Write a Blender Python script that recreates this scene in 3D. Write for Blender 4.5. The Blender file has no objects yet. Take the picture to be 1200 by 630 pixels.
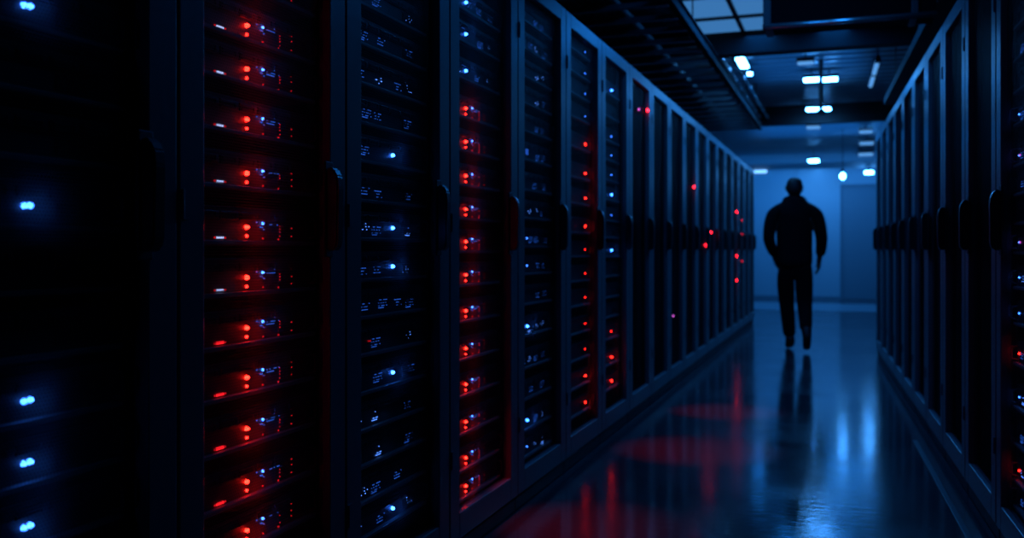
import bpy, bmesh, math, random
from mathutils import Vector, Matrix
random.seed(7)
sc = bpy.context.scene
C = sc.collection

# ------------------------------------------------------------------ camera, world, exposure, lamps
F = 1093.0                      # focal length in pixels of the 1200x630 frame
HZ = 292.0                      # horizon row
EYE = 1.06
TH = math.radians(19.68)        # camera turned to the left of the aisle
cam = bpy.data.cameras.new('camera')
cam.sensor_width = 36.0
cam.lens = F / 1200 * 36
cam.shift_y = -(315 - HZ) / 1200
cam.clip_start = 0.05
cam.dof.use_dof = True
cam.dof.focus_distance = 2.5
cam.dof.aperture_fstop = 2.6
camo = bpy.data.objects.new('camera', cam)
camo.location = (0, 0, EYE)
camo.rotation_euler = (math.pi / 2, 0, TH)
C.objects.link(camo)
sc.camera = camo

sc.view_settings.view_transform = 'Standard'
sc.view_settings.look = 'None'
sc.view_settings.gamma = 1.0
sc.view_settings.use_curve_mapping = False
sc.view_settings.exposure = 0.0
sc.cycles.use_denoising = True
sc.cycles.max_bounces = 6
sc.cycles.transparent_max_bounces = 24
sc.cycles.sample_clamp_indirect = 4.0
sc.cycles.blur_glossy = 0.3

w = bpy.data.worlds.new('world'); sc.world = w
w.use_nodes = True
w.node_tree.nodes['Background'].inputs[0].default_value = (0.02, 0.1, 0.35, 1)
w.node_tree.nodes['Background'].inputs[1].default_value = 0.02

BLUE = (0.012, 0.25, 1.0)
def area(name, loc, sx, sy, power, rot=(0, 0, 0), spread=180):
    l = bpy.data.lights.new(name, 'AREA')
    l.shape = 'RECTANGLE'; l.size = sx; l.size_y = sy
    l.energy = power; l.color = BLUE; l.spread = math.radians(spread)
    o = bpy.data.objects.new(name, l); o.location = loc; o.rotation_euler = rot
    C.objects.link(o)
    return o
# unseen lamps without fixtures, added to light the far wall, cross aisle and racks
area('wall_fill', (-1.0, 19.75, 2.72), 7.0, 0.12, 42, (math.radians(40), 0, 0))
area('cross_aisle_fill', (-0.6, 17.6, 3.02), 4.0, 0.5, 60)
for y, sy, p in ((12.1, 1.2, 20), (8.2, 1.6, 27), (5.2, 1.2, 16), (2.6, 1.2, 1.3)):     # two added fills per bay, one towards each rack row
    area('aisle_fill', (-0.74, y, 3.02), 0.25, sy, p * 0.5)
    area('aisle_fill', (-0.10, y, 3.02), 0.25, sy, p * 0.5)
# bare upward lamps added below the deck to brighten it
area('deck_fill', (-0.45, 11.0, 2.80), 1.2, 1.6, 5, (math.pi, 0, 0))
area('deck_fill', (-0.45, 16.4, 2.74), 2.2, 2.6, 22, (math.pi, 0, 0))

# ------------------------------------------------------------------ pixel -> place
RT = Vector((math.cos(TH), math.sin(TH), 0)); FW = Vector((-math.sin(TH), math.cos(TH), 0)); UP = Vector((0, 0, 1))
O = Vector((0, 0, EYE))
def ray(px, py): return RT * ((px - 600) / F) + FW + UP * ((HZ - py) / F)
def onz(px, py, h): r = ray(px, py); return O + r * ((h - EYE) / r.z)
def ony(px, py, y): r = ray(px, py); return O + r * (y / r.y)
def deep(px, py, z): return O + ray(px, py) * z
def onx(px, py, x): r = ray(px, py); return O + r * (x / r.x)

# ------------------------------------------------------------------ materials
def mat(name, col, rough=0.5, metal=0.0, spec=0.5):
    m = bpy.data.materials.new(name); m.use_nodes = True
    b = m.node_tree.nodes['Principled BSDF']
    b.inputs['Base Color'].default_value = (*col, 1)
    b.inputs['Roughness'].default_value = rough
    b.inputs['Metallic'].default_value = metal
    b.inputs['Specular IOR Level'].default_value = spec
    return m
def noise_rough(m, scale, lo, hi, stretch=(1, 1, 1), bump=0.0, colvar=0.0):
    nt = m.node_tree; N = nt.nodes; L = nt.links; b = N['Principled BSDF']
    tc = N.new('ShaderNodeTexCoord'); mp = N.new('ShaderNodeMapping'); mp.inputs['Scale'].default_value = stretch
    nz = N.new('ShaderNodeTexNoise'); nz.inputs['Scale'].default_value = scale; nz.inputs['Detail'].default_value = 4
    mr = N.new('ShaderNodeMapRange'); mr.inputs['To Min'].default_value = lo; mr.inputs['To Max'].default_value = hi
    mr.inputs['From Min'].default_value = 0.3; mr.inputs['From Max'].default_value = 0.7
    L.new(tc.outputs['Object'], mp.inputs[0]); L.new(mp.outputs[0], nz.inputs['Vector'])
    L.new(nz.outputs[0], mr.inputs[0]); L.new(mr.outputs[0], b.inputs['Roughness'])
    if bump:
        bp = N.new('ShaderNodeBump'); bp.inputs['Strength'].default_value = bump; bp.inputs['Distance'].default_value = 0.002
        L.new(nz.outputs[0], bp.inputs['Height']); L.new(bp.outputs[0], b.inputs['Normal'])
    return m
def emit(name, col, s, sample=True):
    m = bpy.data.materials.new(name); m.use_nodes = True
    nt = m.node_tree; nt.nodes.clear()
    e = nt.nodes.new('ShaderNodeEmission'); e.inputs[0].default_value = (*col, 1); e.inputs[1].default_value = s
    o = nt.nodes.new('ShaderNodeOutputMaterial'); nt.links.new(e.outputs[0], o.inputs[0])
    m.cycles.emission_sampling = 'FRONT' if sample else 'NONE'
    return m

M_FRAME = noise_rough(mat('rack_paint', (0.13, 0.14, 0.155), 0.38), 60, 0.30, 0.42)
M_CAB = mat('rack_shell', (0.012, 0.013, 0.016), 0.6)
M_PLINTH = mat('plinth_black', (0.012, 0.013, 0.016), 0.5)
M_HANDLE = mat('handle_plastic', (0.012, 0.012, 0.014), 0.32)
M_CHASSIS = mat('server_steel', (0.05, 0.052, 0.058), 0.5, 0.2)
M_BAY = mat('drive_bay_plastic', (0.035, 0.036, 0.042), 0.35)
M_LIP = mat('server_rail_steel', (0.24, 0.24, 0.25), 0.5, 0.1)
M_STEEL = mat('galvanised_steel', (0.26, 0.27, 0.29), 0.32, 0.8)
M_BRIGHT = mat('polished_pipe', (0.6, 0.61, 0.62), 0.25, 0.9)
M_PIPE = mat('grey_conduit', (0.06, 0.062, 0.068), 0.4, 0.5)
M_LITBAND = mat('lit_floor_band', (0.22, 0.23, 0.24), 0.3)
M_DARKSTEEL = mat('dark_steel', (0.03, 0.032, 0.036), 0.5, 0.3)
M_CABLE = mat('cable_sheath', (0.01, 0.01, 0.011), 0.6)
M_DUCT = mat('duct_black', (0.003, 0.003, 0.004), 0.8, 0, 0.05)
M_DECK = noise_rough(mat('ceiling_deck', (0.20, 0.22, 0.25), 0.4, 0.5), 3, 0.32, 0.5)
M_WALL = noise_rough(mat('wall_panel', (0.42, 0.43, 0.45), 0.4), 2.5, 0.28, 0.45)
M_DOOR = mat('door_paint', (0.20, 0.21, 0.23), 0.45)
M_DARKWALL = mat('dark_wall', (0.05, 0.05, 0.055), 0.8)
M_BEAM = mat('beam_paint', (0.008, 0.009, 0.010), 0.7, 0, 0.15)
M_SOFFIT = mat('soffit_paint', (0.35, 0.36, 0.38), 0.4)

E_RED = emit('red_led', (1.0, 0.009, 0.005), 30)
E_RED2 = emit('red_led_small', (1.0, 0.008, 0.005), 22)
E_REDDIM = emit('red_led_dim', (1.0, 0.01, 0.02), 0.6, False)
E_BLUE = emit('blue_led', (0.025, 0.16, 1.0), 22)
E_BLUE2 = emit('blue_led_small', (0.03, 0.16, 1.0), 9)
E_BLUEDIM = emit('blue_led_dim', (0.03, 0.17, 1.0), 0.6, False)
E_WHITE = emit('pale_led', (0.45, 0.55, 1.0), 1.3, False)
E_PINK = emit('violet_led', (0.8, 0.10, 0.8), 1.2)
E_LAMP = emit('lamp_glow', (0.06, 0.36, 1.0), 60)
E_LAMPDIM = emit('lamp_glow_dim', (0.12, 0.42, 1.0), 0.8)
E_PANEL = emit('skylight_glow', (0.09, 0.38, 0.95), 0.46)

def mesh_door_material():
    m = bpy.data.materials.new('perforated_steel'); m.use_nodes = True
    nt = m.node_tree; N = nt.nodes; L = nt.links
    b = N['Principled BSDF']
    b.inputs['Base Color'].default_value = (0.006, 0.006, 0.007, 1); b.inputs['Specular IOR Level'].default_value = 0.25; b.inputs['Roughness'].default_value = 0.45
    tc = N.new('ShaderNodeTexCoord'); sx = N.new('ShaderNodeSeparateXYZ'); L.new(tc.outputs['Object'], sx.inputs[0])
    P = 0.0075
    def mth(op, a, bb=None):
        n = N.new('ShaderNodeMath'); n.operation = op
        for i, v in enumerate((a, bb)):
            if v is None: continue
            if isinstance(v, (int, float)): n.inputs[i].default_value = v
            else: L.new(v, n.inputs[i])
        return n.outputs[0]
    u = mth('DIVIDE', sx.outputs[1], P); v = mth('DIVIDE', sx.outputs[2], P * math.sqrt(3))
    def cell(off):
        a = mth('SUBTRACT', mth('FRACT', mth('ADD', u, 100 + off)), 0.5)
        c = mth('MULTIPLY', mth('SUBTRACT', mth('FRACT', mth('ADD', v, 100 + off)), 0.5), math.sqrt(3))
        return mth('ADD', mth('MULTIPLY', a, a), mth('MULTIPLY', c, c))
    d = mth('MINIMUM', cell(0), cell(0.5))
    hole = mth('LESS_THAN', d, 0.43 ** 2)
    tr = N.new('ShaderNodeBsdfTransparent'); mx = N.new('ShaderNodeMixShader')
    tl = N.new('ShaderNodeBsdfTranslucent'); tl.inputs[0].default_value = (0.36, 0.36, 0.36, 1)
    ad = N.new('ShaderNodeMixShader'); ad.inputs[0].default_value = 0.45
    L.new(b.outputs[0], ad.inputs[1]); L.new(tl.outputs[0], ad.inputs[2])
    L.new(hole, mx.inputs[0]); L.new(ad.outputs[0], mx.inputs[1]); L.new(tr.outputs[0], mx.inputs[2])
    L.new(mx.outputs[0], N['Material Output'].inputs[0])
    return m
M_MESH = mesh_door_material()

def floor_material():
    m = mat('polished_floor', (0.035, 0.038, 0.045), 0.2)
    nt = m.node_tree; N = nt.nodes; L = nt.links; b = N['Principled BSDF']
    b.inputs['Specular IOR Level'].default_value = 0.75
    tc = N.new('ShaderNodeTexCoord')
    mp = N.new('ShaderNodeMapping'); L.new(tc.outputs['Object'], mp.inputs[0]); mp.inputs['Scale'].default_value = (1, 1, 1)
    n1 = N.new('ShaderNodeTexNoise'); n1.inputs['Scale'].default_value = 2.2; n1.inputs['Detail'].default_value = 5
    n2 = N.new('ShaderNodeTexNoise'); n2.inputs['Scale'].default_value = 32; n2.inputs['Detail'].default_value = 3
    mp2 = N.new('ShaderNodeMapping'); mp2.inputs['Scale'].default_value = (0.35, 1.0, 1); L.new(tc.outputs['Object'], mp2.inputs[0])
    L.new(mp.outputs[0], n1.inputs['Vector']); L.new(mp2.outputs[0], n2.inputs['Vector'])
    mr = N.new('ShaderNodeMapRange'); mr.inputs['From Min'].default_value = 0.3; mr.inputs['From Max'].default_value = 0.7
    mr.inputs['To Min'].default_value = 0.08; mr.inputs['To Max'].default_value = 0.15
    L.new(n1.outputs[0], mr.inputs[0])
    # tile joints
    sx = N.new('ShaderNodeSeparateXYZ'); L.new(tc.outputs['Object'], sx.inputs[0])
    def mth(op, a, bb=None):
        n = N.new('ShaderNodeMath'); n.operation = op
        for i, v in enumerate((a, bb)):
            if v is None: continue
            if isinstance(v, (int, float)): n.inputs[i].default_value = v
            else: L.new(v, n.inputs[i])
        return n.outputs[0]
    def joint(s, off):
        f = mth('FRACT', mth('ADD', mth('DIVIDE', s, 0.6), 50 + off))
        return mth('MINIMUM', f, mth('SUBTRACT', 1.0, f))
    j = mth('LESS_THAN', mth('MINIMUM', joint(sx.outputs[0], 0.3), joint(sx.outputs[1], 0.1)), 0.004)
    mixc = N.new('ShaderNodeMix'); mixc.data_type = 'RGBA'
    L.new(j, mixc.inputs[0]); mixc.inputs[6].default_value = (0.035, 0.038, 0.045, 1); mixc.inputs[7].default_value = (0.02, 0.02, 0.022, 1)
    L.new(mixc.outputs[2], b.inputs['Base Color'])
    # every floor tile has its own polish
    cb = N.new('ShaderNodeCombineXYZ')
    L.new(mth('FLOOR', mth('ADD', mth('DIVIDE', sx.outputs[0], 0.6), 50.3)), cb.inputs[0]); L.new(mth('FLOOR', mth('ADD', mth('DIVIDE', sx.outputs[1], 0.6), 50.1)), cb.inputs[1])
    wn = N.new('ShaderNodeTexWhiteNoise'); L.new(cb.outputs[0], wn.inputs['Vector'])
    L.new(mth('ADD', mr.outputs[0], mth('MULTIPLY', wn.outputs['Value'], 0.05)), b.inputs['Roughness'])
    h = mth('SUBTRACT', mth('MULTIPLY', n2.outputs[0], 0.5), j)
    bp = N.new('ShaderNodeBump'); bp.inputs['Strength'].default_value = 0.45; bp.inputs['Distance'].default_value = 0.0032
    L.new(h, bp.inputs['Height']); L.new(bp.outputs[0], b.inputs['Normal'])
    return m
M_FLOOR = floor_material()

# ------------------------------------------------------------------ mesh helpers
def box(bm, x0, x1, y0, y1, z0, z1, bevel=0.0):
    t = bmesh.new()
    bmesh.ops.create_cube(t, size=1.0, matrix=Matrix.Translation(((x0 + x1) / 2, (y0 + y1) / 2, (z0 + z1) / 2)) @ Matrix.Diagonal((x1 - x0, y1 - y0, z1 - z0, 1)))
    if bevel:
        bmesh.ops.bevel(t, geom=t.edges[:], offset=bevel, segments=2, affect='EDGES', profile=0.5)
    join(bm, t)
def join(bm, t):
    me = bpy.data.meshes.new('tmp'); t.to_mesh(me); t.free(); bm.from_mesh(me); bpy.data.meshes.remove(me)
def tube(bm, pts, r, seg=10, cap=True):
    pts = [Vector(p) for p in pts]
    rings = []
    for i, p in enumerate(pts):
        d = (pts[min(i + 1, len(pts) - 1)] - pts[max(i - 1, 0)]).normalized()
        a = d.orthogonal().normalized() if abs(d.z) > 0.95 else d.cross(Vector((0, 0, 1))).normalized()
        b = d.cross(a)
        rr = r[i] if isinstance(r, (list, tuple)) else r
        rings.append([bm.verts.new(p + a * math.cos(k * 2 * math.pi / seg) * rr + b * math.sin(k * 2 * math.pi / seg) * rr) for k in range(seg)])
    for i in range(len(rings) - 1):
        for k in range(seg):
            bm.faces.new((rings[i][k], rings[i][(k + 1) % seg], rings[i + 1][(k + 1) % seg], rings[i + 1][k]))
    if cap:
        bm.faces.new(rings[0][::-1]); bm.faces.new(rings[-1])
def dome(bm, cx, cy, cz, r, h, seg=8):
    """small lens bulging towards +X"""
    rings = []
    for t, x in ((1.0, 0.0), (0.92, 0.55), (0.6, 0.88)):
        rings.append([bm.verts.new((cx + h * x, cy + r * t * math.cos(k * 2 * math.pi / seg), cz + r * t * math.sin(k * 2 * math.pi / seg))) for k in range(seg)])
    tip = bm.verts.new((cx + h, cy, cz))
    for i in range(2):
        for k in range(seg):
            bm.faces.new((rings[i][k], rings[i][(k + 1) % seg], rings[i + 1][(k + 1) % seg], rings[i + 1][k]))
    for k in range(seg): bm.faces.new((rings[2][k], rings[2][(k + 1) % seg], tip))
def prism(bm, prof, y0, y1):
    """profile of (x, z) points run along Y"""
    a = [bm.verts.new((x, y0, z)) for x, z in prof]; b = [bm.verts.new((x, y1, z)) for x, z in prof]
    n = len(prof)
    for i in range(n): bm.faces.new((a[i], a[(i + 1) % n], b[(i + 1) % n], b[i]))
    bm.faces.new(a[::-1]); bm.faces.new(b)
def mesh(name, fill, m, smooth=False):
    bm = bmesh.new(); fill(bm)
    bmesh.ops.recalc_face_normals(bm, faces=bm.faces)
    me = bpy.data.meshes.new(name); bm.to_mesh(me); bm.free()
    me.materials.append(m)
    if smooth:
        for p in me.polygons: p.use_smooth = True
    return me
def put(name, me, parent=None, loc=(0, 0, 0), rotz=0.0):
    o = bpy.data.objects.new(name, me); o.location = loc; o.rotation_euler = (0, 0, rotz)
    C.objects.link(o)
    if parent: o.parent = parent
    return o
def obj(name, fill, m, parent=None, loc=(0, 0, 0), rotz=0.0, smooth=False):
    return put(name, mesh(name, fill, m, smooth), parent, loc, rotz)
def tag(o, label, cat, group=None):
    o['label'] = label; o['category'] = cat
    if group: o['group'] = group
    return o
def thing(name, label, cat, loc=(0, 0, 0), rotz=0, group=None):
    return tag(put(name, None, None, loc, rotz), label, cat, group)
def struct(o):
    o['kind'] = 'structure'; return o
ORD = ['zeroth', 'first', 'second', 'third', 'fourth', 'fifth', 'sixth', 'seventh', 'eighth', 'ninth', 'tenth', 'eleventh', 'twelfth', 'thirteenth',
       'fourteenth', 'fifteenth', 'sixteenth', 'seventeenth', 'eighteenth', 'nineteenth', 'twentieth']

# ------------------------------------------------------------------ room
CEIL = 3.12; WALLY = 21.0
struct(obj('floor', lambda b: box(b, -4.6, 4.6, -3, WALLY + 0.2, -0.2, 0), M_FLOOR))
def deck(b):
    y = -3.0
    prof = []
    while y < WALLY + 0.2:                       # trapezoidal deck, ridges across the aisle
        prof += [(y, 0.0), (y + 0.10, 0.0), (y + 0.13, 0.05), (y + 0.23, 0.05), (y + 0.26, 0.0)]
        y += 0.26
    lo = [[b.verts.new((x, yy, CEIL + zz)) for yy, zz in prof] for x in (-4.6, 4.6)]
    hi = [[b.verts.new((x, yy, CEIL + 0.12)) for yy, zz in prof] for x in (-4.6, 4.6)]
    for i in range(len(prof) - 1):
        b.faces.new((lo[0][i], lo[1][i], lo[1][i + 1], lo[0][i + 1]))
        b.faces.new((hi[0][i], hi[0][i + 1], hi[1][i + 1], hi[1][i]))
    for L in (0, 1):
        for i in range(len(prof) - 1): b.faces.new((lo[L][i], lo[L][i + 1], hi[L][i + 1], hi[L][i]))
    b.faces.new((lo[0][0], hi[0][0], hi[1][0], lo[1][0])); b.faces.new((lo[0][-1], lo[1][-1], hi[1][-1], hi[0][-1]))
    bmesh.ops.remove_doubles(b, verts=b.verts, dist=1e-5)
struct(obj('ceiling', deck, M_DECK))
struct(obj('wall_left', lambda b: box(b, -4.8, -4.6, -3, WALLY + 0.2, 0, CEIL), M_DARKWALL))
struct(obj('wall_right', lambda b: box(b, 4.6, 4.8, -3, WALLY + 0.2, 0, CEIL), M_DARKWALL))
struct(obj('wall_back', lambda b: box(b, -4.6, 4.6, -3.2, -3, 0, CEIL), M_DARKWALL))
pj = ony(985, 300, WALLY).x
def farwall(b):
    x = -4.6
    ed = [-4.6, -3.4, -2.2, -1.0, pj - 0.0]
    for a, c in zip(ed, ed[1:]): box(b, a + 0.006, c - 0.006, WALLY, WALLY + 0.2, 0, CEIL, 0.004)
    box(b, pj + 0.95, 4.6, WALLY, WALLY + 0.2, 0, CEIL)
    box(b, pj, pj + 0.95, WALLY, WALLY + 0.2, 2.42, CEIL)
    box(b, -4.6, 4.6, WALLY + 0.05, WALLY + 0.2, 0, CEIL)
struct(obj('wall_far', farwall, M_WALL))
d1 = struct(obj('door_1', lambda b: box(b, pj + 0.03, pj + 0.92, WALLY + 0.01, WALLY + 0.05, 0.005, 2.39, 0.004), M_DOOR))
struct(obj('trim_1', lambda b: (box(b, pj - 0.01, pj + 0.03, WALLY - 0.015, WALLY + 0.05, 0, 2.44), box(b, pj + 0.92, pj + 0.96, WALLY - 0.015, WALLY + 0.05, 0, 2.44),
                                box(b, pj + 0.03, pj + 0.92, WALLY - 0.015, WALLY + 0.05, 2.39, 2.44)), M_DOOR))
struct(obj('baseboard_far', lambda b: box(b, -4.6, pj - 0.01, WALLY - 0.012, WALLY, 0, 0.06), M_DOOR))
struct(obj('trim_6', lambda b: box(b, -4.6, 4.6, 16.9, 19.2, -0.01, 0.003), M_LITBAND))  # light falling on the floor, put into a paler band
# soffit before the far wall and the dark beams under the deck
struct(obj('trim_2', lambda b: box(b, -4.6, 4.6, 19.35, 19.5, 2.66, 2.77, 0.01), M_SOFFIT))
def beam(b, y, z0, dep=0.16):
    box(b, -4.6, 4.6, y - 0.09, y + 0.09, z0, z0 + 0.025); box(b, -4.6, 4.6, y - 0.09, y + 0.09, CEIL - 0.03, CEIL)
    box(b, -4.6, 4.6, y - 0.012, y + 0.012, z0 + 0.02, CEIL - 0.02)
for i, (px, py, z0) in enumerate(((940, 60, 2.85), (955, 145, 2.85))):
    y = onz(px, py, z0).y
    struct(obj('trim_%d' % (3 + i), lambda b: beam(b, y, z0), M_BEAM))

# ------------------------------------------------------------------ racks
D_L = 1.247; W = 0.69; S_L = 0.80; W_R = 0.7
DR = math.radians(2.02); D_R = 0.643; S_R = 2.34
H = 2.2; FACE = -0.05
def left_place(k): return Vector((-D_L, S_L + W * (k + 0.5) + {0: 0.030, 1: 0.015}.get(k, 0.0), 0)), 0.0
def right_place(k):
    s = S_R + W_R * (k + 0.5)
    return Vector((math.cos(DR) * D_R - math.sin(DR) * s, math.sin(DR) * D_R + math.cos(DR) * s, 0)), math.pi + DR
hw = W / 2 - 0.003
def shell(b):
    box(b, -1.0, -0.038, -hw, -hw + 0.018, 0.062, H); box(b, -1.0, -0.038, hw - 0.018, hw, 0.062, H)
    box(b, -1.0, -0.038, -hw + 0.018, hw - 0.018, H - 0.03, H); box(b, -1.0, -0.038, -hw + 0.018, hw - 0.018, 0.062, 0.085)
    box(b, -1.0, -0.985, -hw + 0.018, hw - 0.018, 0.085, H - 0.03)
def posts(b):
    for s in (-1, 1):
        box(b, -0.085, -0.052, s * 0.262 - 0.02, s * 0.262 + 0.02, 0.085, H - 0.03, 0.002)
        for k in range(46):
            z = 0.12 + k * 0.0445
            box(b, -0.053, -0.0515, s * 0.262 - 0.005, s * 0.262 + 0.005, z, z + 0.009)
def frame(b):
    st = 0.082
    for s in (-1, 1):
        y0, y1 = sorted((s * hw, s * (hw - st)))
        box(b, -0.034, 0, y0, y1, 0.066, H - 0.004, 0.004)
    i = hw - st + 0.001
    box(b, -0.034, 0, -i, i, 0.066, 0.155, 0.004); box(b, -0.034, 0, -i, i, H - 0.072, H - 0.004, 0.004)
def perf(b):
    i = hw - 0.083
    v = [b.verts.new(p) for p in ((-0.02, -i, 0.155), (-0.02, i, 0.155), (-0.02, i, H - 0.072), (-0.02, -i, H - 0.072))]
    b.faces.new(v)
def handle_mesh(m):
    def f(b):
        y = m * (hw - 0.092)
        prof = [(0.0, 0.0), (0.012, -0.004), (0.026, 0.004), (0.032, 0.02), (0.034, 0.16), (0.031, 0.188), (0.02, 0.207), (0.006, 0.213), (0.0, 0.21)]
        t = bmesh.new(); prism(t, [(x + 0.004, z + 1.058) for x, z in prof], y - 0.016, y + 0.016)
        bmesh.ops.recalc_face_normals(t, faces=t.faces)
        bmesh.ops.bevel(t, geom=t.edges[:], offset=0.004, segments=2, affect='EDGES')
        join(b, t)
    return mesh('handle', f, M_HANDLE)
def plate_mesh(m):
    def f(b):
        y = m * (hw - 0.092)
        box(b, -0.002, 0.004, y - 0.02, y + 0.02, 1.04, 1.285, 0.003)
    return mesh('handle_plate', f, M_DARKSTEEL)
def hinge_mesh(m):
    def f(b):
        y = -m * (hw - 0.008); tube(b, [(0.001, y, -0.03), (0.001, y, 0.03)], 0.005, 8)
        box(b, -0.002, 0.002, y - 0.006, y + 0.02 if m > 0 else y + 0.006, -0.03, 0.03)
    return mesh('hinge', f, M_FRAME)
def plinth(b):
    box(b, -0.98, -0.03, -hw, hw, 0.0, 0.062)
    box(b, -0.03, -0.012, -hw, hw, 0.004, 0.052, 0.003)
def lamp_strip(b): pass
ME = dict(shell=mesh('cabinet', shell, M_CAB), posts=mesh('mounting_posts', posts, M_CAB), frame=mesh('door', frame, M_FRAME), perf=mesh('mesh_panel', perf, M_MESH),
          plinth=mesh('plinth', plinth, M_PLINTH))
SIDE = {m: dict(handle=handle_mesh(m), plate=plate_mesh(m), hinge=hinge_mesh(m)) for m in (1, -1)}
def rack(place, m, label, group):
    loc, rz = place
    r = thing('server_rack', label, 'server rack', loc, rz, group)
    if label == LL[2]: r.scale = (1, 0.66 / 0.69, 1)          # this rack is a slightly narrower model
    put('cabinet', ME['shell'], r); put('mounting_posts', ME['posts'], r); put('plinth', ME['plinth'], r)
    d = put('door', ME['frame'], r)
    put('mesh_panel', ME['perf'], d); put('handle_plate', SIDE[m]['plate'], d); put('handle', SIDE[m]['handle'], d)
    for z in (0.35, 1.15, 1.95): put('hinge', SIDE[m]['hinge'], d, (0, 0, z))
    return r
LL = {1: 'nearest black server rack of the left row, with a few double blue lights',
      2: 'black rack of the left row with a full column of red lights, second along',
      3: 'black server rack of the left row with only blue lights, third from the camera',
      4: 'black rack of the left row, bright red lights under blue, fourth along',
      5: 'black rack of the left row with sparse blue lights, fifth from the camera',
      6: 'black rack of the left row with blue over dim red lights, sixth along',
      7: 'black rack of the left row, blue lights over low red ones, seventh along',
      8: 'dark rack of the left row with one red light near its top, eighth'}
for k in range(1, 20):
    rack(left_place(k - 1), 1, LL.get(k, 'dark mesh-door rack of the left row, %s from the camera%s' % (ORD[k], ', last in line' if k == 19 else '')), 'server racks of the left row')
for k in range(1, 12):
    rack(right_place(k - 1), -1, ('nearest dark rack of the right row, with tiny red and blue lights' if k == 2 else
         'dark mesh-door rack of the right row, %s from the front%s' % (ORD[max(1, k - 1)], ', last in line' if k == 11 else '')), 'server racks of the right row') if k > 1 else None

# ------------------------------------------------------------------ servers
SW = 0.222
def chassis(b):
    box(b, -0.62, 0.0, -SW, SW, 0.0, 0.088, 0.0015)
    box(b, 0.0, 0.003, -SW + 0.004, SW - 0.004, 0.078, 0.086)
    for k in range(22):                                    # vent slots between the bays
        y = 0.09 + k * 0.0055
        box(b, -0.001, 0.0025, y, y + 0.0022, 0.022, 0.05)
def lip(b): box(b, -0.001, 0.016, -SW - 0.012, SW + 0.012, 0.002, 0.012, 0.002)
def ear(b):
    tube(b, [(0.0, 0, 0.02), (0.020, 0, 0.024), (0.022, 0, 0.03), (0.022, 0, 0.06), (0.020, 0, 0.066), (0.0, 0, 0.07)], 0.0035, 6)
    box(b, -0.002, 0.002, -0.012, 0.012, 0.008, 0.084)
def bay(b):
    box(b, 0, 0.005, -0.032, 0.032, 0, 0.019, 0.0012)
    box(b, 0.005, 0.008, -0.028, 0.012, 0.004, 0.007); box(b, 0.005, 0.008, -0.028, 0.012, 0.012, 0.015)
    box(b, 0.005, 0.009, 0.016, 0.028, 0.004, 0.015, 0.001)
SM = dict(chassis=mesh('rack_server', chassis, M_CHASSIS), lip=mesh('front_rail', lip, M_LIP), ear=mesh('pull_handle', ear, M_CHASSIS), bay=mesh('drive_bay', bay, M_BAY))
def led(name, r, h, m): return mesh(name, lambda b: dome(b, 0, 0, 0, r, h), m, True)
def chip(name, wy, wz, m): return mesh(name, lambda b: box(b, 0, 0.003, -wy / 2, wy / 2, -wz / 2, wz / 2), m)
LED = dict(R=led('status_light', 0.0053, 0.009, E_RED), r=led('status_light', 0.0038, 0.005, E_RED2), B=led('status_light', 0.0058, 0.010, E_BLUE),
           b=led('status_light', 0.0034, 0.005, E_BLUE2), p=led('status_light', 0.004, 0.005, E_PINK),
           x=chip('port_light', 0.024, 0.006, emit('red_port', (1.0, 0.012, 0.02), 1.6, False)),
           c=led('status_light', 0.0052, 0.008, emit('blue_led_pair', (0.03, 0.17, 1.0), 13)),
           d=chip('activity_light', 0.0026, 0.0026, E_BLUEDIM), e=chip('activity_light', 0.003, 0.004, E_REDDIM), w=chip('port_light', 0.022, 0.004, E_WHITE),
           v=chip('activity_light', 0.008, 0.003, E_BLUEDIM), W=chip('display', 0.03, 0.024, E_BLUEDIM), t=led('activity_light', 0.002, 0.003, E_REDDIM))
E_BLUEMID = emit('blue_led_mid', (0.08, 0.25, 1.0), 2.2, False)
def strip(seed, m, n, prob):
    rnd = random.Random(seed)
    def f(b):
        for r in range(3):
            for c in range(n):
                if rnd.random() < prob: box(b, 0, 0.002, c * 0.0062, c * 0.0062 + 0.0024, r * 0.0085, r * 0.0085 + 0.0022)
        if rnd.random() < 0.5: box(b, 0, 0.002, 0, 0.03, -0.006, -0.0035)
        if not b.verts: box(b, 0, 0.002, 0, 0.003, 0, 0.003)
    return mesh('link_lights', f, m)
STRIPS = [strip(i, E_BLUEDIM, 9, 0.5) for i in range(5)] + [strip(20 + i, E_BLUEMID, 7, 0.22) for i in range(5)]
VAR = []
for i in range(7):
    VAR.append([(random.uniform(-0.20, 0.20), random.uniform(0.02, 0.058), random.choice('dddv')) for _ in range(7)])
ZL = 0.043
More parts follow.
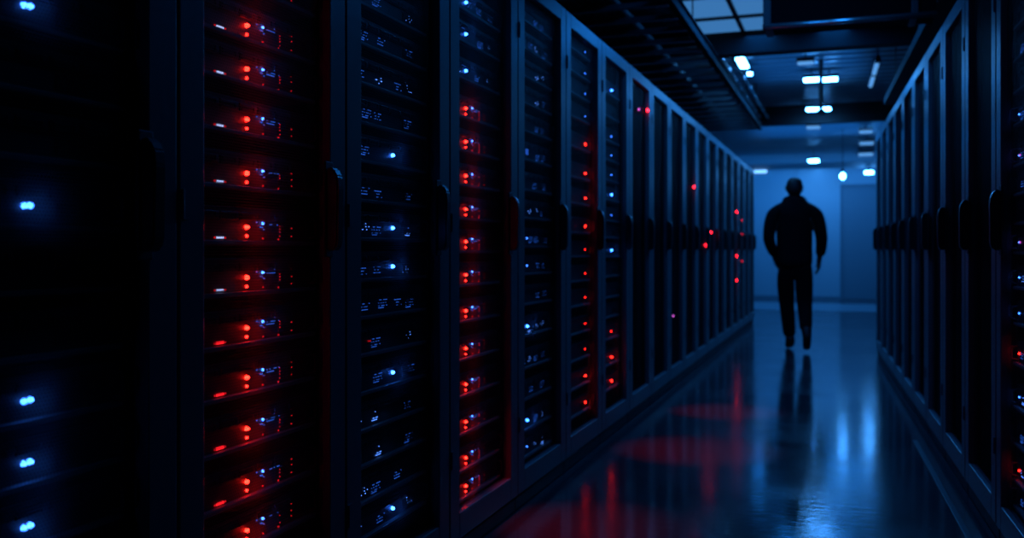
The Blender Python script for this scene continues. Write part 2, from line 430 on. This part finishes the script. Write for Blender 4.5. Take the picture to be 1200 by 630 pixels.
def server(rack_loc, rz, z_led, ymain, code, label, group, rich=True):
    c, s = math.cos(rz), math.sin(rz)
    loc = rack_loc + Vector((c * FACE, s * FACE, z_led - ZL))
    o = tag(put('rack_server', SM['chassis'], None, loc, rz), label, 'server', group)
    put('front_rail', SM['lip'], o)
    for sy in (-1, 1): put('pull_handle', SM['ear'], o, (0.001, sy * (SW + 0.001), 0))
    if rich:
        for k in range(6): put('drive_bay', SM['bay'], o, (0, -0.175 + 0.07 * k, 0.058))
    def L(y, z, k): put(LED[k].name.split('.')[0], LED[k], o, (0.0005, y, z))
    if code in 'RQ':
        L(ymain, ZL, 'R' if code == 'R' else 'r'); 
        if rich:
            L(ymain + 0.001, ZL - 0.0205, 'r')
            L(ymain + 0.064, ZL + 0.010, 'b'); L(ymain + 0.040, ZL + 0.012, 'd')
            L(ymain + 0.058, ZL + 0.001, 'v'); L(ymain + 0.068, ZL - 0.004, 'd')
            L(ymain - 0.096, 0.018, 'w' if z_led > 0.93 else 'x'); L(ymain - 0.114, 0.018, 'e'); L(ymain - 0.078, 0.018, 'e')
            for q, zz in enumerate((0.024, 0.034, 0.041, 0.048)):
                if random.random() < 0.8: L(ymain + 0.134, zz, 't')
            L(ymain + 0.064, 0.018, 'e'); L(ymain + 0.128, 0.016, 'e')
            for q in range(3): L(min(0.215, ymain + 0.185), 0.022 + 0.017 * q + random.uniform(0, 0.006), 't')
    elif code == 'q':
        L(ymain, ZL, 'r')
    elif code in 'Bb':
        L(ymain, ZL, code)
        if code == 'B' and rich:
            L(ymain - 0.017, ZL + 0.001, 'd')
    elif code == 'D':
        L(ymain, ZL, 'c'); L(ymain + 0.012, ZL + 0.001, 'c')
    elif code == 'P':
        L(ymain, ZL, 'b'); L(ymain + 0.012, ZL, 'p')
    elif code == 'W':
        L(ymain, ZL, 'W')
    elif code == 'e':
        L(ymain - 0.14, ZL, 'e'); L(ymain - 0.15, ZL, 'e')
    if rich and code == 'R': put('link_lights', random.choice(STRIPS[:5]), o, (0.0005, min(0.15, ymain + 0.08), 0.05))
    if rich and code not in 'R' and group.split()[3] != 'first':
        for q in range(4):
            y = -0.205 + 0.1 * q + random.uniform(-0.01, 0.04)
            if y - 0.01 < ymain < y + 0.062: continue
            if random.random() < 0.95: put('link_lights', random.choice(STRIPS[:5] if random.random() < 0.6 else STRIPS[5:]), o, (0.0005, y, random.uniform(0.022, 0.034)))
    return o

WORD = {'q': 'tiny red light', 'R': 'red and blue lights', 'Q': 'small red light', 'B': 'bright blue light', 'b': 'small blue light', 'D': 'double blue light', 'P': 'violet light', 'W': 'blue display',
        'e': 'faint red dots', '-': 'faint lights'}
def fill_left(k, px, rows):
    loc, rz = left_place(k - 1)
    x = -D_L + FACE
    p = onx(px, 292, x)
    ym = p.y - loc.y
    q = max(-0.205, min(0.205, ym))
    for i, (py, code) in enumerate(rows):
        z = onx(px, py, x).z
        server(loc, rz, z, q, code, 'server with %s, %s from top, %s rack of left row' % (WORD[code], ORD[i + 1], ORD[k]),
               'servers in the %s rack of the left row' % ORD[k], k < 6)
fill_left(1, 27, [(6, 'D'), (82, '-'), (160, '-'), (241, 'D'), (318, '-'), (394, '-'), (470, 'D'), (543, 'D'), (618, 'D')])
fill_left(2, 288, [(-32, 'R'), (30, 'R'), (81, 'R'), (140, 'R'), (203, 'R'), (266, 'R'), (325, 'R'), (384, 'R'), (442, 'R'), (502, 'R'), (564, 'R'), (621, 'R')])
fill_left(3, 459, [(10, '-'), (54, '-'), (97, '-'), (140, '-'), (182, 'B'), (225, '-'), (267, 'B'), (312, 'B'), (353, '-'), (394, 'e'), (436, 'B'), (477, '-'), (516, '-'), (556, '-'), (595, 'B')])
fill_left(4, 545, [(3, 'B'), (40, 'B'), (83, 'B'), (127, 'R'), (166, 'R'), (206, 'R'), (245, 'R'), (283, 'R'), (322, 'R'), (364, 'R'), (408, 'R'), (450, 'R'), (494, 'R'), (536, 'R'), (569, 'R')])
fill_left(5, 617, [(18, '-'), (50, '-'), (82, '-'), (113, '-'), (145, '-'), (178, 'W'), (213, '-'), (246, '-'), (279, 'b'), (311, 'b'), (346, '-'), (382, 'B'), (420, '-'), (456, '-'), (492, 'B'), (523, 'b')])
fill_left(6, 685, [(61, 'b'), (86, 'b'), (110, 'b'), (136, 'b'), (169, 'R'), (203, 'R'), (232, 'R'), (265, 'R'), (292, 'Q'), (320, 'Q'), (348, 'Q'), (379, 'Q'), (409, 'Q'), (440, 'R'), (471, 'R')])
fill_left(7, 716, [(106, 'B'), (132, '-'), (160, 'b'), (182, 'b'), (205, 'b'), (228, 'B'), (252, 'b'), (271, '-'), (293, 'B'), (316, '-'), (340, '-'), (363, '-'), (388, 'Q'), (418, 'R'), (446, 'R')])
# bare red spots added at three doors, imitating status-light glow pooled on the floor
def red_glow(x, y, z, power, cone):
    l = bpy.data.lights.new('red_pool_spot', 'SPOT'); l.spot_size = math.radians(cone); l.spot_blend = 1.0; l.shadow_soft_size = 0.012
    l.color = (1.0, 0.012, 0.035); l.energy = power
    o = bpy.data.objects.new('red_pool_spot', l); o.location = (-D_L + 0.004, y - 0.3, z)
    o.rotation_euler = Vector((x + D_L, 0.3, -z)).to_track_quat('-Z', 'Y').to_euler(); C.objects.link(o)
red_glow(-0.78, 6.2, 1.2, 55, 33); red_glow(-0.80, 4.95, 1.2, 60, 38); red_glow(-0.95, 3.45, 1.2, 50, 36)
# right row: the nearest visible rack
def fill_right(k, px, rows):
    loc, rz = right_place(k - 1)
    n = Vector((math.cos(DR), math.sin(DR), 0)); dirv = Vector((-math.sin(DR), math.cos(DR), 0))
    for i, (py, code) in enumerate(rows):
        r = ray(px, py); t = (D_R - FACE) / r.dot(n); p = O + r * t
        ym = -(p - loc).dot(dirv)
        server(loc, rz, p.z, max(-0.205, min(0.205, ym)), code, 'server with %s, %s from top, nearest rack of right row' % (WORD[code], ORD[i + 1]),
               'servers in the nearest rack of the right row')
fill_right(2, 1195, [(-20, '-'), (20, '-'), (58, '-'), (96, '-'), (134, 'b'), (182, 'P'), (216, '-'), (250, '-'), (284, 'P'), (325, 'b'), (367, 'b'), (414, 'q'), (465, 'b'), (508, '-'), (551, 'q'), (582, '-')])

# single lights glowing on the doors of the far racks (a small alarm lamp set on the mesh)
def bezel(b):
    tube(b, [(-0.003, 0, 0), (0.006, 0, 0)], 0.012, 12)
BZ = mesh('bezel', bezel, M_DARKSTEEL)
LEDBIG = dict(R=led('lens', 0.010, 0.009, emit('alarm_red', (1.0, 0.008, 0.02), 26)), r=led('lens', 0.008, 0.008, emit('alarm_red_dim', (1.0, 0.008, 0.03), 3)),
              p=led('lens', 0.008, 0.008, emit('alarm_violet', (0.8, 0.12, 0.8), 1.8)))
for i, (px, py, k, txt) in enumerate(((760, 129, 'R', 'topmost and nearest one'), (750, 128, 'p', 'faint violet one beside the topmost red one'), (790, 370, 'p', 'lone low violet one'),
        (814, 219, 'R', 'single one high on its rack'), (840, 245, 'R', 'one above the middle of its rack'), (834, 272, 'R', 'smaller one level with the door handles'),
        (828, 287, 'R', 'one just under the door handles'), (864, 248, 'R', 'upper one near the end of the row'), (864, 300, 'R', 'middle one near the end of the row'),
        (864, 328, 'R', 'lowest one near the end of the row'), (870, 258, 'r', 'dim upper one on the end racks'), (870, 274, 'r', 'dim middle one on the end racks'), (870, 306, 'r', 'dim lower one on the end racks'))):
    p = onx(px, py, -D_L)
    o = thing('alarm_lamp', '%s lamp on a left row rack door, %s' % ('violet' if k == 'p' else 'red', txt), 'lamp', (-D_L - 0.016, p.y, p.z), 0, 'alarm lamps on the left row doors')
    put('bezel', BZ, o); put('lens', LEDBIG[k], o, (0.006, 0, 0))

# ------------------------------------------------------------------ overhead: cable ladder, trays, pipes, duct
lad = thing('cable_ladder', 'long dark cable ladder hanging over the left rack row', 'cable ladder', (0, 0, 2.72))
XL0, XL1, YL0, YL1 = -1.98, -1.12, 1.2, 13.4
for x in (XL0, XL1):
    obj('side_rail', lambda b: (box(b, x - 0.012, x + 0.012, YL0, YL1, 0, 0.10, 0.003), box(b, x - 0.03, x + 0.03, YL0, YL1, 0, 0.008), box(b, x - 0.03, x + 0.03, YL0, YL1, 0.092, 0.10)), M_BEAM, lad)
rung = mesh('rung', lambda b: box(b, XL0 + 0.012, XL1 - 0.012, -0.025, 0.025, -0.004, 0.034, 0.004), M_STEEL)
n = 32
for k in range(n): put('rung', rung, lad, (0, YL0 + 0.1 + k * (YL1 - YL0 - 0.2) / (n - 1), 0))
for k in range(7):
    y = YL0 + 0.4 + k * 1.9
    for x in (XL0, XL1): obj('hanger_rod', lambda b: tube(b, [(x, y, 0.09), (x, y, CEIL - 2.72)], 0.006, 6), M_DARKSTEEL, lad)
for k in range(7):
    x = XL0 + 0.072 + k * 0.0648
    pts = [(x + 0.001 * math.sin(i * 0.9 + k), YL0 + i * 0.5, 2.72 + 0.066) for i in range(25)]
    o = obj('cable_bundle', lambda b: tube(b, pts, 0.031, 8), M_CABLE, smooth=True)
    tag(o, 'black cable bundle lying lengthwise on the ladder over the left racks', 'cable', 'cable bundles on the ladder over the left racks')
# thin conduits with couplings beside the ladder
for i, (x, z) in enumerate(((-1.055, 2.95), (-1.17, 2.98))):
    o = thing('conduit', ('thin steel conduit with couplings along the ceiling, on the aisle side' if i == 0 else 'thin steel conduit with couplings along the ceiling, closer to the cable ladder'), 'conduit', (x, 0, z), 0, 'ceiling conduits')
    obj('pipe', lambda b: tube(b, [(0, 9.1, 0), (0, 15.2, 0)], 0.013, 8), M_PIPE, o, smooth=True)
    cp = mesh('coupling', lambda b: tube(b, [(0, -0.05, 0), (0, 0.05, 0)], 0.021, 10), M_STEEL)
    for k in range(9): put('coupling', cp, o, (0, 9.3 + k * 0.62 + 0.2 * i, 0))
    st = mesh('clip', lambda b: box(b, -0.01, 0.01, -0.012, 0.012, 0, CEIL - z), M_DARKSTEEL)
    for k in range(3): put('clip', st, o, (0, 9.6 + k * 2.4, 0))
# tray over the right row
n_r = Vector((math.cos(DR), math.sin(DR), 0)); d_r = Vector((-math.sin(DR), math.cos(DR), 0))
tray = thing('cable_tray', 'narrow steel cable tray hanging above the right rack row', 'cable tray', n_r * 0.77 + Vector((0, 0, 2.62)), DR)
obj('channel', lambda b: (box(b, 0, 0.26, 1.0, 10.8, 0, 0.006), box(b, 0, 0.006, 1.0, 10.8, 0.006, 0.07), box(b, 0.254, 0.26, 1.0, 10.8, 0.006, 0.07)), M_BEAM, tray)
for k in range(5):
    for x in (0.02, 0.24): obj('hanger_rod', lambda b: tube(b, [(x, 1.6 + 2 * k, 0.0), (x, 1.6 + 2 * k, CEIL - 2.62)], 0.006, 6), M_DARKSTEEL, tray)
for k in range(3):
    base = n_r * (0.828 + 0.072 * k) + Vector((0, 0, 2.657))
    o = obj('cable_bundle', lambda b: tube(b, [base + d_r * (1.1 + i * 0.6) for i in range(17)], 0.030, 8), M_CABLE, smooth=True)
    tag(o, 'black cable bundle lying in the tray over the right racks', 'cable', 'cable bundles in the tray over the right racks')
# black cross duct with a bright steel pipe along its lower edge
pa = deep(898, 33, 6.0)
zb = pa.z
duct = thing('ventilation_duct', 'black rectangular duct crossing the aisle near the ceiling, bright pipe beneath it', 'duct', (pa.x, pa.y, zb))
Lx = 1.0
obj('duct_body', lambda b: box(b, 0, Lx, 0.0, 0.32, 0.02, 0.40, 0.006), M_DUCT, duct)
obj('flange', lambda b: (box(b, -0.02, 0.03, -0.015, 0.335, 0.012, 0.415, 0.004)), M_DARKSTEEL, duct)
obj('flange', lambda b: (box(b, 0.86, 0.90, -0.015, 0.335, 0.012, 0.415, 0.004)), M_DARKSTEEL, duct)
obj('lower_pipe', lambda b: tube(b, [(-0.02, -0.03, 0.0), (Lx, -0.03, 0.0)], 0.019, 12), M_BRIGHT, duct, smooth=True)
for x in (0.25, 0.8): obj('hanger_strap', lambda b: box(b, x, x + 0.02, 0.15, 0.18, 0.39, CEIL - zb), M_DARKSTEEL, duct)
# round sheathed bundle seen at the ladder's outer edge
# ------------------------------------------------------------------ luminous ceiling panel with four panes
p0, p1 = onz(824, 46, 3.06), onz(898, 46, 3.06); p2 = onz(860, -6, 3.06)
sky = thing('ceiling_light_panel', 'large glowing blue ceiling panel with dark glazing bars, by the black duct', 'light panel', (p0.x - 0.02, p2.y, 3.06))
LXs, LYs = p1.x - p0.x + 0.22, p0.y - p2.y
obj('diffuser', lambda b: box(b, 0, LXs, 0, LYs, 0.012, 0.03), E_PANEL, sky)
mx = onz(863, 20, 3.06)
def bars(b):
    fx = mx.x - sky.location.x; fy = mx.y - sky.location.y
    for x in (0, fx, LXs): box(b, x - 0.018, x + 0.018, 0, LYs, -0.01, 0.04)
    for y in (0, fy, LYs): box(b, 0, LXs, y - 0.02, y + 0.02, -0.01, 0.04)
obj('glazing_bars', bars, M_DARKSTEEL, sky)

# ------------------------------------------------------------------ lamps
def lamp(px, py, h, lx, ly, label, bright=True, rotz=0.0, drop=0.0):
    p = onz(px, py, h)
    o = thing('ceiling_light', label, 'ceiling light', p, rotz, 'ceiling lights')
    obj('diffuser', lambda b: box(b, -lx / 2, lx / 2, -ly / 2, ly / 2, 0, 0.02, 0.006), E_LAMP if bright else E_LAMPDIM, o)
    obj('housing', lambda b: box(b, -lx / 2 - 0.01, lx / 2 + 0.01, -ly / 2 - 0.01, ly / 2 + 0.01, 0.018, 0.06, 0.004), M_DARKSTEEL, o)
    if h + 0.06 < CEIL - 0.005:
        obj('stem', lambda b: tube(b, [(0, 0, 0.055), (0, 0, CEIL - h)], 0.008, 6), M_DARKSTEEL, o)
    return o
lamp(870, 75, 3.0, 0.085, 0.50, 'short bright strip light on the ceiling beside the cable ladder')
lamp(878.5, 87.5, 3.0, 0.05, 0.10, 'small round spot just past the short strip light beside the ladder')
lamp(951, 94.5, 3.0, 0.17, 0.16, 'brightest ceiling light over the aisle, left of the hanging rod')
lamp(972, 94, 3.0, 0.17, 0.16, 'bright ceiling light over the aisle, right of the hanging rod')
lamp(952.5, 129, 3.0, 0.17, 0.2, 'ceiling light left of the rod just before the dark beam')
lamp(968.5, 128.5, 3.0, 0.11, 0.2, 'small ceiling light right of the rod just before the dark beam')
lamp(953, 150, 2.98, 0.2, 0.3, 'dim ceiling light just behind the dark beam', False)
lamp(953.5, 189, 2.86, 0.20, 0.45, 'single bright ceiling light above the walking person')
lamp(1014.5, 155, 3.0, 0.20, 0.3, 'dim ceiling light at the right, upper of three in line', False)
lamp(1015.5, 168.5, 3.0, 0.24, 0.4, 'dim ceiling light at the right, middle of three in line', False)
lamp(1014.5, 181.5, 3.0, 0.28, 0.5, 'dim ceiling light at the right, lowest of three in line', False)
lamp(944, 75, 3.0, 0.16, 0.12, 'faint ceiling light left of the rod, nearest the duct', False)
a, c = onz(1029, 70, 2.95), onz(1020, 101, 2.95)
o = thing('tube_light', 'slim dim tube light running along the ceiling at the right', 'ceiling light', a, math.atan2(-(c.x - a.x), c.y - a.y))
ln = (c - a).length
obj('tube', lambda b: tube(b, [(0, 0.04, 0), (0, ln - 0.04, 0)], 0.022, 10), E_LAMPDIM, o)
obj('batten', lambda b: box(b, -0.02, 0.02, 0, ln, 0.025, 0.05, 0.003), M_DARKSTEEL, o)
for y in (0.02, ln / 2, ln - 0.02): obj('socket', lambda b: (box(b, -0.026, 0.026, y - 0.025, y + 0.025, -0.026, 0.03, 0.004), box(b, -0.006, 0.006, y - 0.006, y + 0.006, 0.05, CEIL - a.z)), M_DARKSTEEL, o)
# bulb on a cord, bracket lights below the soffit
p = deep(987.5, 206, 16.0)
o = thing('pendant_bulb', 'bright bare bulb hanging on a cord before the far wall', 'pendant light', p)
def bulb(b):
    prof = [(0.0, -0.06), (0.03, -0.05), (0.045, -0.02), (0.04, 0.02), (0.022, 0.05)]
    seg = 12; rings = [[b.verts.new((r * math.cos(k * 2 * math.pi / seg), r * math.sin(k * 2 * math.pi / seg), z)) for k in range(seg)] for r, z in prof[1:]]
    tip = b.verts.new((0, 0, -0.06))
    for k in range(seg): b.faces.new((rings[0][k], rings[0][(k + 1) % seg], tip))
    for i in range(len(rings) - 1):
        for k in range(seg): b.faces.new((rings[i][k], rings[i][(k + 1) % seg], rings[i + 1][(k + 1) % seg], rings[i + 1][k]))
    b.faces.new(rings[-1])
obj('bulb', bulb, E_LAMP, o, smooth=True)
obj('socket', lambda b: tube(b, [(0, 0, 0.048), (0, 0, 0.12)], 0.024, 10), M_DARKSTEEL, o)
obj('cord', lambda b: tube(b, [(0, 0, 0.118), (0, 0, CEIL - p.z)], 0.006, 6), M_CABLE, o)
p = deep(1018, 207.5, 18.2)
o = thing('wall_lamp', 'bright small lamp under the soffit at the right, beside the rack row', 'lamp', (p.x, 19.35, p.z + 0.1))
lamp_y = -0.08
obj('diffuser', lambda b: box(b, -0.08, 0.08, -0.12, -0.02, -0.05, 0.0, 0.01), E_LAMP, o)
obj('bracket', lambda b: box(b, -0.05, 0.05, -0.1, 0.0, 0.0, 0.05, 0.004), M_DARKSTEEL, o)
p = ony(890.5, 201, 19.33)
o = thing('wall_lamp', 'pale lamp on the soffit at the left, beside the end of the rack row', 'lamp', (p.x, 19.35, p.z))
obj('diffuser', lambda b: box(b, -0.14, 0.14, -0.06, -0.01, -0.03, 0.03, 0.01), emit('lamp_glow_mid', (0.16, 0.46, 1.0), 2.2), o)
obj('bracket', lambda b: box(b, -0.15, 0.15, -0.012, 0.0, -0.045, 0.045, 0.004), M_DARKSTEEL, o)
# hanging rod in the middle of the aisle
p = onz(962, 72, 3.1)
zt = deep(962, 132, p.dot(FW)).z
o = thing('hanging_rod', 'thin vertical dark rod hanging from the ceiling between the bright lights', 'rod', (p.x, p.y, zt))
obj('rod', lambda b: tube(b, [(0, 0, 0.02), (0, 0, CEIL - zt)], 0.022, 10), M_DARKSTEEL, o)
obj('end_clamp', lambda b: box(b, -0.04, 0.04, -0.04, 0.04, -0.02, 0.03, 0.006), M_DARKSTEEL, o)

# floor cable cover beside the right row
o = obj('floor_strip', lambda b: box(b, -0.012, 0.012, 3.2, 5.6, 0.0, 0.005, 0.002), M_PIPE, None, n_r * 0.56, DR)
tag(o, 'thin steel strip on the floor along the right rack row', 'floor strip')

# ------------------------------------------------------------------ the person walking away
M_JACKET = mat('jacket_cloth', (0.005, 0.005, 0.006), 0.95, 0, 0.15)
M_TROUS = mat('trouser_cloth', (0.004, 0.004, 0.005), 0.95, 0, 0.15)
M_SKIN = mat('skin', (0.09, 0.05, 0.035), 0.6)
M_HAIR = mat('hair', (0.012, 0.010, 0.009), 0.6)
M_SHOE = mat('boot_leather', (0.005, 0.005, 0.006), 0.6)
PZ = 9.8; pg = deep(931, 410, PZ); pg.z = 0
person = thing('person', 'person in a dark jacket and trousers walking away down the aisle', 'person', pg, TH - math.radians(12))
def skin(name, verts, edges, m, parent, sub=2, root=0):
    me = bpy.data.meshes.new(name + '_sk'); me.from_pydata([v[0] for v in verts], edges, [])
    t = bpy.data.objects.new(name + '_sk', me); C.objects.link(t)
    sk = t.modifiers.new('s', 'SKIN'); sk.use_smooth_shade = True
    for i, v in enumerate(verts):
        d = me.skin_vertices[0].data[i]
        r = v[1]; d.radius = r if isinstance(r, tuple) else (r, r); d.use_root = (i == root)
    ss = t.modifiers.new('u', 'SUBSURF'); ss.levels = sub; ss.render_levels = sub
    bpy.context.view_layer.update()
    dg = bpy.context.evaluated_depsgraph_get()
    out = bpy.data.meshes.new_from_object(t.evaluated_get(dg)); out.name = name
    bpy.data.objects.remove(t); bpy.data.meshes.remove(me)
    out.materials.clear(); out.materials.append(m)
    for p in out.polygons: p.use_smooth = True
    return put(name, out, parent)
# joints (x right, y forward, z up)
SHL, SHR = (-0.165, 0.0, 1.44), (0.165, -0.01, 1.44)
ELL, ELR = (-0.262, -0.045, 1.17), (0.268, 0.02, 1.17)
WRL, WRR = (-0.19, 0.10, 0.97), (0.266, 0.155, 0.955)
HPL, HPR = (-0.09, 0, 0.93), (0.095, 0, 0.93)
KNL, KNR = (-0.075, 0.10, 0.50), (0.115, -0.02, 0.49)
ANL, ANR = (-0.035, 0.08, 0.095), (0.10, -0.26, 0.20)
body_v = [((0, 0, 1.0), (0.14, 0.10)), ((0, 0, 1.18), (0.13, 0.095)), ((0, 0, 1.36), (0.155, 0.10)), ((0, 0.0, 1.50), (0.09, 0.075)), ((0, 0.01, 1.56), 0.058),
          ((0, 0.02, 1.64), (0.064, 0.08)), ((0, 0.03, 1.71), (0.076, 0.095)), ((0, 0.02, 1.77), (0.058, 0.075)),
          (SHL, 0.06), (ELL, 0.042), (WRL, 0.028), (SHR, 0.06), (ELR, 0.042), (WRR, 0.028),
          (HPL, 0.085), (KNL, 0.052), (ANL, 0.036), (HPR, 0.085), (KNR, 0.052), (ANR, 0.036)]
body_e = [(0, 1), (1, 2), (2, 3), (3, 4), (4, 5), (5, 6), (6, 7), (2, 8), (8, 9), (9, 10), (2, 11), (11, 12), (12, 13), (0, 14), (14, 15), (15, 16), (0, 17), (17, 18), (18, 19)]
def hand(v, e, wrist_i, w_, d, side):
    """palm, four fingers and a thumb hanging from the wrist along d"""
    d = Vector(d).normalized(); f = Vector((0, 1, 0)); f = (f - d * f.dot(d)).normalized()
    inn = Vector((-side, 0, 0))
    pw = Vector(w_) + d * 0.035
    v.append((tuple(pw), (0.024, 0.028))); pi = len(v) - 1; e.append((wrist_i, pi))
    pc = Vector(w_) + d * 0.075
    v.append((tuple(pc), (0.021, 0.036))); ci = len(v) - 1; e.append((pi, ci))
    for k, ln in enumerate((0.068, 0.078, 0.072, 0.056)):
        off = f * (0.033 - 0.022 * k)
        a = pc + off + d * 0.022; b_ = a + d * ln * 0.5 + inn * 0.008; c_ = a + d * ln * 0.9 + inn * 0.03
        for q, (pt, r) in enumerate(((a, 0.0115), (b_, 0.0105), (c_, 0.009))):
            v.append((tuple(pt), r)); e.append((ci if q == 0 else len(v) - 2, len(v) - 1))
    a = pw + f * 0.03 + d * 0.012 + inn * 0.006; b_ = a + f * 0.02 + d * 0.032 + inn * 0.012
    v.append((tuple(a), 0.011)); e.append((pi, len(v) - 1)); v.append((tuple(b_), 0.009)); e.append((len(v) - 2, len(v) - 1))
    v.append((tuple(b_ + d * 0.022), 0.007)); e.append((len(v) - 2, len(v) - 1))
hand(body_v, body_e, 10, WRL, (0.25, 0.35, -0.9), -1)
hand(body_v, body_e, 13, WRR, (-0.05, 0.2, -1), 1)
body = skin('body', body_v, body_e, M_SKIN, person)
# face features and ears belong to the one head surface: added as small welded forms
def face(b):
    tube(b, [(0, 0.105, 1.70), (0, 0.128, 1.675), (0, 0.108, 1.662)], [0.008, 0.014, 0.01], 8)
    for s in (-1, 1):
        tube(b, [(s * 0.074, 0.03, 1.735), (s * 0.086, 0.018, 1.72), (s * 0.084, 0.02, 1.69), (s * 0.073, 0.03, 1.672)], [0.006, 0.010, 0.009, 0.006], 8)
obj('nose_and_ears', face, M_SKIN, person, smooth=True)
def eyes(b):
    for s in (-1, 1): bmesh.ops.create_uvsphere(b, u_segments=8, v_segments=6, radius=0.012, matrix=Matrix.Translation((s * 0.03, 0.103, 1.71)))
obj('eyes', eyes, mat('eye_white', (0.5, 0.5, 0.5), 0.2), person, smooth=True)
obj('mouth', lambda b: tube(b, [(-0.022, 0.098, 1.636), (0, 0.106, 1.634), (0.022, 0.098, 1.636)], [0.003, 0.006, 0.003], 6), mat('lips', (0.25, 0.1, 0.09), 0.5), person, smooth=True)
skin('hair', [((0, -0.035, 1.615), (0.078, 0.06)), ((0, -0.015, 1.70), (0.092, 0.095)), ((0, 0.005, 1.765), (0.09, 0.098)), ((0, 0.012, 1.80), (0.062, 0.07)), ((0, 0.012, 1.822), (0.03, 0.035))], [(0, 1), (1, 2), (2, 3), (3, 4)], M_HAIR, person)
jk_v = [((0, 0, 0.84), (0.20, 0.15)), ((0, 0, 0.95), (0.20, 0.145)), ((0, 0, 1.10), (0.195, 0.135)), ((0, 0, 1.25), (0.205, 0.135)), ((0, 0, 1.37), (0.19, 0.135)), ((0, 0, 1.46), (0.12, 0.11)), ((0, 0.0, 1.56), (0.125, 0.11)), ((0, 0.01, 1.635), (0.118, 0.115)),
        ((-0.13, 0, 1.475), (0.085, 0.09)), ((-0.222, -0.01, 1.43), 0.092), ((-0.254, -0.03, 1.29), 0.072), ((-0.266, -0.045, 1.17), 0.067), ((-0.230, 0.03, 1.07), 0.060), ((-0.190, 0.09, 0.985), 0.052),
        ((0.13, 0, 1.475), (0.085, 0.09)), ((0.222, -0.005, 1.43), 0.092), ((0.260, 0.0, 1.29), 0.072), ((0.275, 0.02, 1.17), 0.067), ((0.278, 0.09, 1.06), 0.060), ((0.27, 0.145, 0.985), 0.052)]
jk_e = [(0, 1), (1, 2), (2, 3), (3, 4), (4, 5), (5, 6), (6, 7), (5, 8), (8, 9), (9, 10), (10, 11), (11, 12), (12, 13), (5, 14), (14, 15), (15, 16), (16, 17), (17, 18), (18, 19)]
skin('jacket', jk_v, jk_e, M_JACKET, person)
tr_v = [((0, 0, 0.98), (0.16, 0.12)), ((0, 0, 0.90), (0.175, 0.125)), ((-0.085, 0.01, 0.82), (0.105, 0.115)), ((-0.082, 0.06, 0.66), 0.102), ((-0.072, 0.10, 0.50), 0.085), ((-0.055, 0.095, 0.30), 0.078), ((-0.04, 0.08, 0.12), 0.066),
        ((0.088, 0.0, 0.82), (0.105, 0.115)), ((0.095, 0.0, 0.66), 0.102), ((0.10, -0.02, 0.49), 0.085), ((0.098, -0.13, 0.35), 0.076), ((0.095, -0.235, 0.225), 0.066)]
tr_e = [(0, 1), (1, 2), (2, 3), (3, 4), (4, 5), (5, 6), (1, 7), (7, 8), (8, 9), (9, 10), (10, 11)]
skin('trousers', tr_v, tr_e, M_TROUS, person)
def boot(pts, name='boot'):
    return skin(name, pts, [(i, i + 1) for i in range(len(pts) - 1)], M_SHOE, person)
boot([((-0.038, 0.075, 0.17), 0.062), ((-0.036, 0.07, 0.06), (0.048, 0.055)), ((-0.04, 0.15, 0.045), (0.046, 0.042)), ((-0.045, 0.235, 0.033), (0.042, 0.032))])
boot([((0.096, -0.235, 0.27), 0.062), ((0.097, -0.30, 0.165), (0.048, 0.055)), ((0.102, -0.235, 0.09), (0.046, 0.042)), ((0.105, -0.165, 0.04), (0.042, 0.034))])
